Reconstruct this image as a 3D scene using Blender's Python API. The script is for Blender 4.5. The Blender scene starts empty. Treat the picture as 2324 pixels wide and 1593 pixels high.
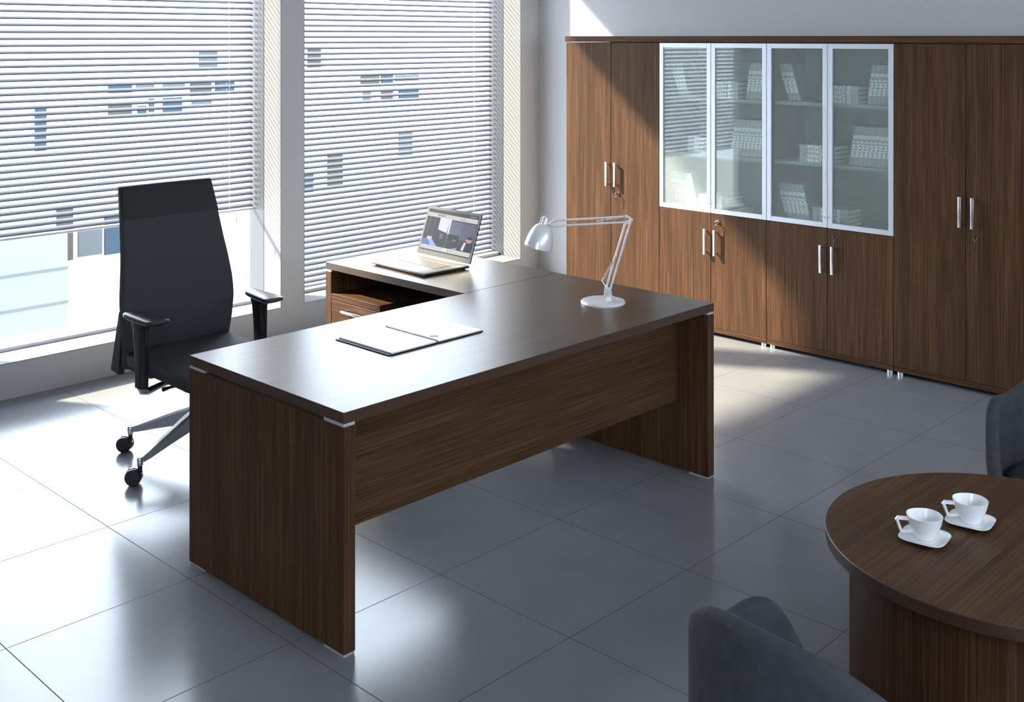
import bpy, bmesh, math, random
from mathutils import Vector, Matrix
random.seed(7)
R = math.radians
scene = bpy.context.scene
C = scene.collection

# ------------------------------------------------------------------ materials
def mat(name, color=(.5, .5, .5), rough=.5, metal=0.0, spec=.5, ior=1.5, emit=None, estr=1.0):
    m = bpy.data.materials.new(name); m.use_nodes = True
    b = m.node_tree.nodes['Principled BSDF']
    b.inputs['Base Color'].default_value = (*color, 1)
    b.inputs['Roughness'].default_value = rough
    b.inputs['Metallic'].default_value = metal
    b.inputs['Specular IOR Level'].default_value = spec
    b.inputs['IOR'].default_value = ior
    if emit:
        b.inputs['Emission Color'].default_value = (*emit, 1)
        b.inputs['Emission Strength'].default_value = estr
    return m

def N(m, t, **kw):
    n = m.node_tree.nodes.new(t)
    for k, v in kw.items(): setattr(n, k, v)
    return n

def L(m, a, b): m.node_tree.links.new(a, b)

def ramp(m, stops):
    n = N(m, 'ShaderNodeValToRGB')
    el = n.color_ramp.elements
    while len(el) < len(stops): el.new(.5)
    for e, (p, c) in zip(el, stops): e.position = p; e.color = (*c, 1)
    return n

def noise_bump(m, scale, strength, dist=.001, detail=2):
    b = m.node_tree.nodes['Principled BSDF']
    tc = N(m, 'ShaderNodeTexCoord'); nz = N(m, 'ShaderNodeTexNoise')
    nz.inputs['Scale'].default_value = scale; nz.inputs['Detail'].default_value = detail
    L(m, tc.outputs['Object'], nz.inputs['Vector'])
    bp = N(m, 'ShaderNodeBump'); bp.inputs['Strength'].default_value = strength
    bp.inputs['Distance'].default_value = dist
    L(m, nz.outputs['Fac'], bp.inputs['Height']); L(m, bp.outputs['Normal'], b.inputs['Normal'])
    return nz

def wood(name, axis, rough=.42, gain=1.3, spec=.12):
    """dark walnut laminate, straight fine grain running along the given axis"""
    m = mat(name, rough=rough, spec=spec); b = m.node_tree.nodes['Principled BSDF']
    tc = N(m, 'ShaderNodeTexCoord'); oi = N(m, 'ShaderNodeObjectInfo')
    off = N(m, 'ShaderNodeVectorMath', operation='SCALE'); off.inputs[0].default_value = (3.1, 5.7, 4.3)
    L(m, oi.outputs['Random'], off.inputs['Scale'])
    add = N(m, 'ShaderNodeVectorMath', operation='ADD')
    L(m, tc.outputs['Object'], add.inputs[0]); L(m, off.outputs[0], add.inputs[1])
    def streak(across, along, detail, rgh):
        s = [across] * 3; s['xyz'.index(axis)] = along
        mp = N(m, 'ShaderNodeMapping'); mp.inputs['Scale'].default_value = s
        L(m, add.outputs[0], mp.inputs['Vector'])
        nz = N(m, 'ShaderNodeTexNoise'); nz.inputs['Scale'].default_value = 1
        nz.inputs['Detail'].default_value = detail; nz.inputs['Roughness'].default_value = rgh
        L(m, mp.outputs[0], nz.inputs['Vector']); return nz
    fine = streak(240, 2.6, 2, .55); broad = streak(22, .5, 2, .5)
    mx = N(m, 'ShaderNodeMix', data_type='FLOAT'); mx.inputs['Factor'].default_value = .29
    L(m, fine.outputs['Fac'], mx.inputs[2]); L(m, broad.outputs['Fac'], mx.inputs[3])
    g = gain
    r = ramp(m, [(.30, (.028*g, .0135*g, .007*g)), (.48, (.050*g, .0245*g, .0125*g)),
                 (.60, (.082*g, .0415*g, .0205*g)), (.74, (.115*g, .060*g, .030*g))])
    L(m, mx.outputs[0], r.inputs['Fac']); L(m, r.outputs['Color'], b.inputs['Base Color'])
    grit = N(m, 'ShaderNodeTexNoise'); grit.inputs['Scale'].default_value = 420; grit.inputs['Detail'].default_value = 1
    L(m, tc.outputs['Object'], grit.inputs['Vector'])
    ad = N(m, 'ShaderNodeMath', operation='ADD'); L(m, fine.outputs['Fac'], ad.inputs[0]); L(m, grit.outputs['Fac'], ad.inputs[1])
    bp = N(m, 'ShaderNodeBump'); bp.inputs['Strength'].default_value = .10; bp.inputs['Distance'].default_value = .001
    L(m, ad.outputs[0], bp.inputs['Height']); L(m, bp.outputs['Normal'], b.inputs['Normal'])
    return m

WX, WY, WZ = wood('walnut_grain_x', 'x'), wood('walnut_grain_y', 'y'), wood('walnut_grain_z', 'z')
WTOP = wood('walnut_desktop', 'x', rough=.28, gain=1.0, spec=.44)
EDGE = mat('walnut_edge_band', (.060, .030, .0155), .42); noise_bump(EDGE, 300, .05)
ALU = mat('brushed_aluminium', (.74, .76, .80), .30, 1.0)
ALUFRAME = mat('anodised_aluminium_frame', (.62, .66, .74), .42, .55)
CHROME = mat('polished_chrome', (.80, .81, .83), .10, 1.0)
SILVER = mat('satin_silver_lamp', (.90, .90, .90), .26, .3)
SPACER = mat('grey_plastic_spacer', (.42, .42, .42), .45)
DARKMETAL = mat('dark_metal', (.10, .10, .11), .30, 1.0)
BRASS = mat('dull_brass_key', (.45, .36, .22), .35, 1.0)

WALL = mat('wall_paint', (.52, .522, .53), .9); noise_bump(WALL, 240, .03)
REVEAL = mat('grey_reveal_lining', (.19, .19, .19), .8)
CEIL = mat('ceiling_paint', (.90, .90, .90), .9)
PVC = mat('window_frame_paint', (.050, .053, .062), .4)

RAIL = mat('window_bottom_rail', (.72, .75, .82), .4)

def floor_mat():
    m = mat('grey_floor_tile', (.115, .119, .128), .27, spec=.62); b = m.node_tree.nodes['Principled BSDF']
    tc = N(m, 'ShaderNodeTexCoord'); sp = N(m, 'ShaderNodeSeparateXYZ'); L(m, tc.outputs['Object'], sp.inputs[0])
    def line(out, origin, size):
        a = N(m, 'ShaderNodeMath', operation='SUBTRACT'); a.inputs[1].default_value = origin; L(m, out, a.inputs[0])
        d = N(m, 'ShaderNodeMath', operation='DIVIDE'); d.inputs[1].default_value = size; L(m, a.outputs[0], d.inputs[0])
        p = N(m, 'ShaderNodeMath', operation='PINGPONG'); p.inputs[1].default_value = .5; L(m, d.outputs[0], p.inputs[0])
        lt = N(m, 'ShaderNodeMath', operation='LESS_THAN'); lt.inputs[1].default_value = .0016 / size; L(m, p.outputs[0], lt.inputs[0])
        return lt
    mx = N(m, 'ShaderNodeMath', operation='MAXIMUM')
    L(m, line(sp.outputs['X'], -.061, .632).outputs[0], mx.inputs[0]); L(m, line(sp.outputs['Y'], .799, .607).outputs[0], mx.inputs[1])
    nz = N(m, 'ShaderNodeTexNoise'); nz.inputs['Scale'].default_value = 5; nz.inputs['Detail'].default_value = 4
    L(m, tc.outputs['Object'], nz.inputs['Vector'])
    r = ramp(m, [(.3, (.205, .212, .224)), (.7, (.228, .235, .247))]); L(m, nz.outputs['Fac'], r.inputs['Fac'])
    cm = N(m, 'ShaderNodeMix', data_type='RGBA'); L(m, mx.outputs[0], cm.inputs['Factor'])
    L(m, r.outputs['Color'], cm.inputs['A']); cm.inputs['B'].default_value = (.09, .092, .10, 1)
    L(m, cm.outputs['Result'], b.inputs['Base Color'])
    rm = N(m, 'ShaderNodeMix', data_type='FLOAT'); L(m, mx.outputs[0], rm.inputs[0])
    rm.inputs[2].default_value = .20; rm.inputs[3].default_value = .7; L(m, rm.outputs[0], b.inputs['Roughness'])
    sm = N(m, 'ShaderNodeMix', data_type='FLOAT'); L(m, mx.outputs[0], sm.inputs[0]); sm.inputs[2].default_value = .62; sm.inputs[3].default_value = 0.0
    L(m, sm.outputs[0], b.inputs['Specular IOR Level'])
    gr = N(m, 'ShaderNodeTexNoise'); gr.inputs['Scale'].default_value = 330; gr.inputs['Detail'].default_value = 1
    L(m, tc.outputs['Object'], gr.inputs['Vector'])
    sb = N(m, 'ShaderNodeMath', operation='SUBTRACT'); L(m, gr.outputs['Fac'], sb.inputs[0]); L(m, mx.outputs[0], sb.inputs[1])
    bp = N(m, 'ShaderNodeBump'); bp.inputs['Strength'].default_value = .10; bp.inputs['Distance'].default_value = .001
    L(m, sb.outputs[0], bp.inputs['Height']); L(m, bp.outputs['Normal'], b.inputs['Normal'])
    return m
FLOOR = floor_mat()

def thin_fresnel(m, ior):
    geo = N(m, 'ShaderNodeNewGeometry'); k = N(m, 'ShaderNodeMix', data_type='FLOAT'); L(m, geo.outputs['Backfacing'], k.inputs[0])
    k.inputs[2].default_value = ior; k.inputs[3].default_value = 1 / ior
    fr = N(m, 'ShaderNodeFresnel'); L(m, k.outputs[0], fr.inputs['IOR']); return fr

def clear_glass():
    m = bpy.data.materials.new('window_glass'); m.use_nodes = True; nt = m.node_tree; nt.nodes.clear()
    o = N(m, 'ShaderNodeOutputMaterial'); t = N(m, 'ShaderNodeBsdfTransparent'); g = N(m, 'ShaderNodeBsdfGlossy')
    t.inputs['Color'].default_value = (.96, .98, .98, 1); g.inputs['Roughness'].default_value = .02
    fr = thin_fresnel(m, 1.45)
    mx = N(m, 'ShaderNodeMixShader'); L(m, fr.outputs[0], mx.inputs[0]); L(m, t.outputs[0], mx.inputs[1]); L(m, g.outputs[0], mx.inputs[2])
    L(m, mx.outputs[0], o.inputs['Surface']); return m
GLASS = clear_glass()

def satin_glass():
    """greenish satin glass of the cabinet doors: see-through, with a milky surface and a sharp reflection"""
    m = bpy.data.materials.new('satin_cabinet_glass'); m.use_nodes = True; nt = m.node_tree; nt.nodes.clear()
    o = N(m, 'ShaderNodeOutputMaterial')
    t = N(m, 'ShaderNodeBsdfTransparent'); t.inputs['Color'].default_value = (.93, .97, .96, 1)
    d = N(m, 'ShaderNodeBsdfDiffuse'); d.inputs['Color'].default_value = (.72, .78, .76, 1)
    g = N(m, 'ShaderNodeBsdfGlossy'); g.inputs['Roughness'].default_value = .03; g.inputs['Color'].default_value = (.95, 1, 1, 1)
    a = N(m, 'ShaderNodeMixShader'); a.inputs[0].default_value = .13
    L(m, t.outputs[0], a.inputs[1]); L(m, d.outputs[0], a.inputs[2])
    fr = thin_fresnel(m, 1.45)
    mx = N(m, 'ShaderNodeMixShader'); L(m, fr.outputs[0], mx.inputs[0]); L(m, a.outputs[0], mx.inputs[1]); L(m, g.outputs[0], mx.inputs[2])
    L(m, mx.outputs[0], o.inputs['Surface']); return m
SATIN = satin_glass()
LINER = mat('grey_cabinet_liner', (.30, .31, .30), .7)
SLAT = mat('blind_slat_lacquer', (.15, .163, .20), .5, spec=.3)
CORD = mat('blind_cord', (.75, .75, .75), .7)
BLACKFAB = mat('black_chair_fabric', (.040, .042, .046), .75, spec=.35); noise_bump(BLACKFAB, 700, .25)
HEADFAB = mat('black_head_panel', (.013, .014, .016), .55, spec=.35); noise_bump(HEADFAB, 260, .10)
BLACKPL = mat('black_plastic', (.014, .014, .016), .38)
ARMPAD = mat('soft_black_arm_pad', (.020, .021, .024), .34); noise_bump(ARMPAD, 500, .10)
SUEDE = mat('charcoal_suede', (.040, .045, .050), .85, spec=.3)
nz = noise_bump(SUEDE, 38, .22, .004, 6)
rs = ramp(SUEDE, [(.3, (.033, .036, .041)), (.75, (.046, .051, .057))]); L(SUEDE, nz.outputs['Fac'], rs.inputs['Fac'])
L(SUEDE, rs.outputs['Color'], SUEDE.node_tree.nodes['Principled BSDF'].inputs['Base Color'])
PORC = mat('white_porcelain', (.93, .935, .95), .12)
PAPER = mat('white_paper', (.90, .90, .89), .33)
COVER = mat('black_notebook_cover', (.022, .026, .030), .45)
INK = mat('grey_ink', (.16, .16, .17), .7)
LAPSIL = mat('laptop_silver', (.155, .148, .132), .35, .25)
LAPEDGE = mat('laptop_dark_edge', (.03, .03, .035), .35)
KEYGAP = mat('key_well_dark', (.02, .02, .022), .5)
BOOKSP = mat('book_cover_grey', (.16, .20, .20), .6); BOOKSPINE = mat('book_spine_grey', (.36, .39, .39), .6)
BOOKPG = mat('book_pages', (.75, .76, .74), .8)
BOOKTX = mat('book_white_lettering', (.93, .94, .93), .6)
DRUM = wood('walnut_drum', 'z', rough=.42)

# ------------------------------------------------------------------ mesh helpers
def box(bm, lo, hi, bev=0.0, seg=2, mi=0):
    lo = Vector(lo); hi = Vector(hi)
    M = Matrix.Translation((lo + hi) / 2) @ Matrix.Diagonal((*(hi - lo), 1))
    r = bmesh.ops.create_cube(bm, size=1, matrix=M)
    vs = r['verts']; fs = {f for v in vs for f in v.link_faces}
    for f in fs: f.material_index = mi
    if bev:
        es = list({e for v in vs for e in v.link_edges})
        q = bmesh.ops.bevel(bm, geom=es, offset=bev, segments=seg, profile=.5, affect='EDGES', clamp_overlap=True)
        for f in q['faces']: f.material_index = mi
    return bm

def frame_of(d):
    d = Vector(d).normalized()
    a = Vector((0, 0, 1)) if abs(d.z) < .95 else Vector((1, 0, 0))
    u = d.cross(a).normalized(); return u, d.cross(u).normalized()

def tube(bm, pts, r, n=10, caps=True, mi=0):
    pts = [Vector(p) for p in pts]; rs = r if isinstance(r, (list, tuple)) else [r] * len(pts)
    rings = []; u = None
    for i, p in enumerate(pts):
        d = (pts[min(i + 1, len(pts) - 1)] - pts[max(i - 1, 0)]).normalized()
        if u is None: u, v = frame_of(d)
        else:
            u = (u - d * u.dot(d)).normalized(); v = d.cross(u)
        rings.append([bm.verts.new(p + (u * math.cos(2 * math.pi * k / n) + v * math.sin(2 * math.pi * k / n)) * rs[i]) for k in range(n)])
    for a, b in zip(rings, rings[1:]):
        for k in range(n):
            f = bm.faces.new((a[k], a[(k + 1) % n], b[(k + 1) % n], b[k])); f.material_index = mi
    if caps:
        bm.faces.new(rings[0][::-1]).material_index = mi; bm.faces.new(rings[-1]).material_index = mi
    return bm

def lathe(bm, prof, n=48, origin=(0, 0, 0), axis=(0, 0, 1), mi=0, cap_bottom=True, cap_top=True):
    o = Vector(origin); ax = Vector(axis).normalized(); u, v = frame_of(ax)
    rings = []
    for r, h in prof:
        rings.append([bm.verts.new(o + ax * h + (u * math.cos(2 * math.pi * k / n) + v * math.sin(2 * math.pi * k / n)) * r) for k in range(n)])
    for a, b in zip(rings, rings[1:]):
        for k in range(n):
            bm.faces.new((a[k], a[(k + 1) % n], b[(k + 1) % n], b[k])).material_index = mi
    if cap_bottom: bm.faces.new(rings[0][::-1]).material_index = mi
    if cap_top: bm.faces.new(rings[-1]).material_index = mi
    return bm

def loft(bm, rings, closed=True, cap0=True, cap1=True, mi=0):
    rs = [[bm.verts.new(p) for p in ring] for ring in rings]
    n = len(rs[0])
    for a, b in zip(rs, rs[1:]):
        for k in range(n if closed else n - 1):
            bm.faces.new((a[k], a[(k + 1) % n], b[(k + 1) % n], b[k])).material_index = mi
    if cap0: bm.faces.new(rs[0][::-1]).material_index = mi
    if cap1: bm.faces.new(rs[-1]).material_index = mi
    return bm

def prism(bm, poly, depth_vec, mi=0):
    a = [Vector(p) for p in poly]; d = Vector(depth_vec)
    return loft(bm, [a, [p + d for p in a]], mi=mi)

def obj(name, bm, mats, parent=None, smooth=None, shift=None):
    if shift is not None: bmesh.ops.translate(bm, verts=bm.verts, vec=-Vector(shift))
    bmesh.ops.recalc_face_normals(bm, faces=bm.faces)
    me = bpy.data.meshes.new(name); bm.to_mesh(me); bm.free()
    for m in (mats if isinstance(mats, (list, tuple)) else [mats]): me.materials.append(m)
    if smooth is not None:
        me.polygons.foreach_set('use_smooth', [True] * len(me.polygons)); me.set_sharp_from_angle(angle=R(smooth))
    o = bpy.data.objects.new(name, me); C.objects.link(o)
    if parent: o.parent = parent
    elif shift is not None: o.location = shift
    return o

def tag(o, label, cat, group=None):
    o['label'] = label; o['category'] = cat
    if group: o['group'] = group
    return o

def thing(name, label, cat, loc=(0, 0, 0), rz=0, group=None):
    o = bpy.data.objects.new(name, None); C.objects.link(o); o.empty_display_size = .1
    o.location = loc; o.rotation_euler = (0, 0, rz)
    return tag(o, label, cat, group)

def struct(o): o['kind'] = 'structure'; return o
def BM(): return bmesh.new()
def bx(*a, **k): return box(BM(), *a, **k)

# ------------------------------------------------------------------ room
YW, YO = 3.255, 3.66            # inner and outer face of the window wall
XB = 4.40                       # inner face of the cabinet wall
HEAD, SILL, CEILZ = 2.93, .185, 3.20
XF, YR = -4.4, -5.4
J = dict(w1=(.10, 2.005), w2=(2.18, 4.201))
struct(obj('floor', bx((XF, YR, -.15), (XB, YW, 0)), FLOOR))
struct(obj('ceiling', bx((XF, YR, CEILZ), (XB, YW, CEILZ + .2)), CEIL))
b = BM()
box(b, (XF, YW, -.15), (XB + .2, YO, SILL)); box(b, (XF, YW, HEAD), (XB + .2, YO, CEILZ + .2))
for x0, x1 in ((XF, .10), (2.005, 2.18), (4.201, XB + .2)): box(b, (x0, YW, SILL), (x1, YO, HEAD))
struct(obj('wall_left', b, WALL))
struct(obj('wall_back', bx((XB, YR, -.15), (XB + .2, YW, CEILZ + .2)), WALL))
def wall_with_fill_window(wname, n, axis, pos, a0, a1, w0, w1, z0, z1):
    """plain wall out of the picture with one long window added for fill light; axis = the direction the wall runs in"""
    def P(a, t, z): return (a, pos - t, z) if axis == 'x' else (pos - t, a, z)
    def bb(b, a, c, t0, t1, z, zz): box(b, [min(p) for p in zip(P(a, t0, z), P(c, t1, zz))], [max(p) for p in zip(P(a, t0, z), P(c, t1, zz))])
    b = BM(); bb(b, a0, a1, 0, .2, -.15, z0); bb(b, a0, a1, 0, .2, z1, CEILZ + .2); bb(b, a0, w0, 0, .2, z0, z1); bb(b, w1, a1, 0, .2, z0, z1)
    struct(obj(wname, b, WALL)); b = BM()
    for k in range(4): c = w0 + (w1 - w0 - .05) * k / 3; bb(b, c, c + .05, .06, .14, z0, z1)
    bb(b, w0, w1, .06, .14, z0, z0 + .05); bb(b, w0, w1, .06, .14, z1 - .05, z1)
    w = struct(obj(n, b, PVC)); b = BM(); bb(b, w0 + .02, w1 - .02, .098, .104, z0 + .02, z1 - .02); obj('pane', b, GLASS, w)
wall_with_fill_window('wall_right', 'fill_window_3', 'x', YR, XF, XB + .2, -2.6, 3.6, 1.8, 2.75)  # unseen window added as skylight fill from the side opposite the blinds
wall_with_fill_window('wall_front', 'fill_window_4', 'y', XF, YR, YW, -4.6, -2.6, 1.0, 2.5)  # unseen window behind the camera, added to fill surfaces turned towards it

def window(n, x0, x1):
    """slim metal frame lining the outer half of the opening, painted reveal boards on the inner half"""
    b = BM(); f0, f1, t = 3.44, 3.60, .006
    box(b, (x1 - t, f0, SILL), (x1, f1, HEAD), .001, 1); box(b, (x0, f0, SILL), (x0 + t, f1, HEAD), .001, 1)
    box(b, (x0 + t, f0, HEAD - .024), (x1 - t, f1, HEAD), .002, 1)
    w = struct(obj(n, b, PVC, smooth=40))
    b = BM(); t = .004
    box(b, (x1 - t, YW, SILL), (x1, f0, HEAD)); box(b, (x0, YW, SILL), (x0 + t, f0, HEAD))
    box(b, (x0 + t, YW, SILL), (x1 - t, 3.486, SILL + t)); box(b, (x0 + t, YW, HEAD - t), (x1 - t, f0, HEAD))
    obj('reveal_lining', b, REVEAL, w)
    obj('bottom_rail', bx((x0 + .006, 3.486, SILL), (x1 - .006, 3.60, SILL + .024), .002, 1), RAIL, w)
    obj('pane', bx((x0 + .006, 3.591, SILL + .02), (x1 - .006, 3.597, HEAD - .02)), GLASS, w)
window('window_1', *J['w1']); window('window_2', *J['w2'])

# ------------------------------------------------------------------ venetian blinds
def blind(x0, x1, zbot, cords, label, tassel_x):
    root = thing('venetian_blind', label, 'blind', ((x0 + x1) / 2, 3.565, zbot), 0, 'venetian blinds at the windows')
    sh = root.location
    p, w, a = .0386, .0365, R(34); yc = 3.565
    b = BM(); z = zbot + .026; n = 5
    while z < HEAD - .085:
        sec = []
        for k in range(n + 1):
            t = (k / n - .5) * w; cr = .0022 * (1 - (2 * k / n - 1) ** 2)
            # outer edge high, inner edge low, crowned upwards
            sec.append((yc + t * math.cos(a) - cr * math.sin(a), z + t * math.sin(a) + cr * math.cos(a)))
        th = .0006
        ring = [(y, zz + th / 2) for y, zz in sec] + [(y, zz - th / 2) for y, zz in reversed(sec)]
        loft(b, [[(x0, y, zz) for y, zz in ring], [(x1, y, zz) for y, zz in ring]])
        z += p
    obj('slats', b, SLAT, root, 50, sh)
    obj('bottom_rail', bx((x0, yc - .014, zbot - .006), (x1, yc + .014, zbot + .008), .003), RAIL, root, 40, sh)
    obj('headrail', bx((x0, yc - .014, HEAD - .072), (x1, yc + .02, HEAD - .03), .003), SLAT, root, 40, sh)
    for cx in cords:
        b = BM()
        for dy in (-.0165, .0165): tube(b, [(cx, yc + dy, zbot), (cx, yc + dy, HEAD - .07)], .0011, 6)
        z = zbot + .026
        while z < HEAD - .085:
            tube(b, [(cx, yc - .0165, z - .0125), (cx, yc, z - .004), (cx, yc + .0165, z + .0095)], .0009, 4); z += p
        obj('ladder_cord', b, CORD, root, 60, sh)
    if tassel_x:
        b = BM(); tube(b, [(tassel_x, yc - .02, zbot - .006), (tassel_x, yc - .02, zbot - .03)], .001, 6)
        obj('cord_tassel', lathe(b, [(.002, .0), (.0042, -.004), (.0048, -.05), (.003, -.054)], 12, (tassel_x, yc - .02, zbot - .02)), ALU, root, 50, sh)
    return root
blind(.112, 1.992, .784, (.28, 1.815), 'white venetian blind drawn halfway up behind the high-back office chair', 1.865)
blind(2.192, 4.188, .216, (2.385, 3.985), 'white venetian blind lowered to the sill behind the laptop', None)

# ------------------------------------------------------------------ wall of cabinets
XD = 3.93                       # door fronts
TOPZ, SPLIT, BASE0, BASE1 = 1.861, .777, .0235, .052
UY = [2.551, 1.734, .924, .109, -.703]

def handle_bm(y, z0, z1):
    b = BM(); box(b, (XD - .033, y - .0085, z0), (XD - .022, y + .0085, z1), .002)
    for z in (z0 + .016, z1 - .016): tube(b, [(XD - .024, y, z), (XD, y, z)], .005, 10)
    return b

def lock_bm(y, z):
    return lathe(BM(), [(.0125, 0), (.0125, .006), (.0105, .009)], 20, (XD, y, z), (-1, 0, 0))

def key_bm(y, z):
    b = BM(); x = XD - .010
    box(b, (x - .012, y - .001, z - .003), (x, y + .001, z + .003))
    n = 16; ring = []
    for k in range(n + 1):
        t = 2 * math.pi * k / n; ring.append((x - .016 - .001, y + .011 * math.sin(t), z - .006 + .011 * math.cos(t)))
    tube(b, ring, .0018, 6, False)
    box(b, (x - .019, y - .0035, z - .047), (x - .016, y + .0035, z - .016), .001)
    tube(b, [(x - .0175, y, z - .046), (x - .0175, y, z - .072)], .0016, 6)
    return b

def wood_door(root, y0, y1, z0, z1, hy=None, hz=None, lock=None):
    g = .0016
    d = obj('door', bx((XD, y0 + g, z0 + g), (XD + .018, y1 - g, z1 - g), .0012, 1), WZ, root, 30, root.location)
    if hy is not None: obj('handle', handle_bm(hy, *hz), ALU, d, 40, root.location)
    if lock:
        obj('lock', lock_bm(*lock), CHROME, d, 40, root.location)
        obj('key', key_bm(*lock), DARKMETAL, d, 50, root.location)
    return d

def glass_door(root, y0, y1, z0, z1, pull_y):
    g = .0016; w = .030; b = BM(); y0 += g; y1 -= g; z0 += g; z1 -= g
    for lo, hi in (((XD, y0, z0), (XD + .02, y0 + w, z1)), ((XD, y1 - w, z0), (XD + .02, y1, z1)),
                   ((XD, y0 + w, z0), (XD + .02, y1 - w, z0 + w)), ((XD, y0 + w, z1 - w), (XD + .02, y1 - w, z1))):
        box(b, lo, hi, .0015, 1)
    d = obj('glass_door', b, ALUFRAME, root, 30, root.location)
    obj('pane', bx((XD + .008, y0 + w - .004, z0 + w - .004), (XD + .012, y1 - w + .004, z1 - w + .004)), SATIN, d, None, root.location)
    b = BM(); s = 1 if pull_y > (y0 + y1) / 2 else -1
    tube(b, [(XD, pull_y, z0 + .060), (XD - .014, pull_y, z0 + .062), (XD - .018, pull_y - s * .004, z0 + .072), (XD - .018, pull_y - s * .010, z0 + .080)], .0028, 8)
    obj('pull', b, ALU, d, 50, root.location)

def cabinet(i, label, glazed):
    y1, y0 = UY[i], UY[i + 1]; ym = (y0 + y1) / 2
    root = thing('storage_cabinet' if not glazed else 'glass_fronted_cabinet', label, 'cabinet', (4.15, ym, 0))
    e = .0018; b = BM(); x0, x1 = XD + .021, 4.375
    if not glazed:
        box(b, (x0, y0 + e, BASE1), (x1, y1 - e, TOPZ))
    else:
        box(b, (x0, y0 + e, BASE1), (x1, y1 - e, SPLIT))
        t = .018
        box(b, (x0, y0 + e, SPLIT), (x1, y0 + e + t, TOPZ)); box(b, (x0, y1 - e - t, SPLIT), (x1, y1 - e, TOPZ))
        box(b, (x1 - .008, y0 + e + t, SPLIT), (x1, y1 - e - t, TOPZ)); box(b, (x0, y0 + e + t, TOPZ - t), (x1 - .008, y1 - e - t, TOPZ))
    obj('body', b, WZ, root, None, root.location)
    obj('base', bx((XD, y0 + e, BASE0), (x1, y1 - e, BASE1), .001, 1), WY, root, 30, root.location)
    for yy in (y0 + .031, y1 - .031):
        for xx in (3.957, 4.34):
            obj('foot', lathe(BM(), [(.019, 0), (.019, BASE0)], 20, (xx, yy, 0)), ALU, root, 40, root.location)
    if not glazed:
        hz = (.876, 1.041)
        wood_door(root, ym, y1, BASE1, TOPZ, ym + .022, hz)
        wood_door(root, y0, ym, BASE1, TOPZ, ym - .052 if i == 0 else ym - .046, hz, (ym - .064 if i == 0 else ym - .060, .832))
    else:
        hz = (.514, .678)
        wood_door(root, ym, y1, BASE1, SPLIT, ym + .030, hz)
        wood_door(root, y0, ym, BASE1, SPLIT, ym - .044, hz, (ym - .056, .729))
        glass_door(root, ym, y1, SPLIT, TOPZ, ym + .012); glass_door(root, y0, ym, SPLIT, TOPZ, ym - .012)
        obj('back_panel', bx((4.3605, y0 + .021, SPLIT + .001), (4.3665, y1 - .021, TOPZ - .019)), LINER, root, None, root.location)
        for z in (1.145, 1.505):
            obj('shelf', bx((XD + .06, y0 + .021, z - .02), (4.36, y1 - .021, z)), LINER, root, None, root.location)
    return root
cabinet(0, 'tall walnut two-door cabinet next to the window wall, partly in sunlight', False)
cabinet(1, 'glass-fronted walnut cabinet reflecting the blinds, beside the tall cabinet near the windows', True)
cabinet(2, 'glass-fronted walnut cabinet without blind reflections, beside the tall cabinet at the right edge', True)
cabinet(3, 'tall walnut two-door cabinet at the right edge of the picture, in shade', False)
for y1, y0, lab in ((2.560, .9245, 'long walnut top board lying over the two cabinets nearest the windows'),
                    (.9225, -.712, 'long walnut top board lying over the two cabinets farthest from the windows')):
    tag(obj('cabinet_top', bx((XD - .004, y0, TOPZ + .0035), (4.385, y1, 1.904), .0015, 1), WY, None, 30, (4.15, (y0 + y1) / 2, TOPZ + .0035)), lab, 'cabinet top')

# ------------------------------------------------------------------ books behind the glass
BT, BH, BD = .0262, .232, .165
def book_mesh():
    b = BM()                                   # stands upright: x depth (spine at -x), y thickness, z height
    box(b, (0, -BT / 2, 0), (BD, -BT / 2 + .002, BH)); box(b, (0, BT / 2 - .002, 0), (BD, BT / 2, BH))
    box(b, (-.002, -BT / 2, 0), (.0, BT / 2, BH), mi=2)
    box(b, (.0005, -BT / 2 + .002, .003), (BD - .003, BT / 2 - .002, BH - .003), mi=1)
    me = bpy.data.meshes.new('book'); bmesh.ops.recalc_face_normals(b, faces=b.faces); b.to_mesh(me); b.free()
    me.materials.append(BOOKSP); me.materials.append(BOOKPG); me.materials.append(BOOKSPINE); return me
def text_mesh(txt, size):
    cu = bpy.data.curves.new('lettering', 'FONT'); cu.body = txt; cu.size = size; cu.extrude = .0004
    cu.align_x = 'CENTER'; cu.align_y = 'CENTER'; cu.offset = .0011; cu.resolution_u = 2
    o = bpy.data.objects.new('tmp', cu); C.objects.link(o)
    dg = bpy.context.evaluated_depsgraph_get(); dg.update()
    me = bpy.data.meshes.new_from_object(o.evaluated_get(dg)); bpy.data.objects.remove(o); bpy.data.curves.remove(cu)
    me.materials.clear(); me.materials.append(BOOKTX); me.name = 'spine_lettering'; return me
BOOK = book_mesh(); LETT = text_mesh('WHAT IS', .0325)
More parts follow.
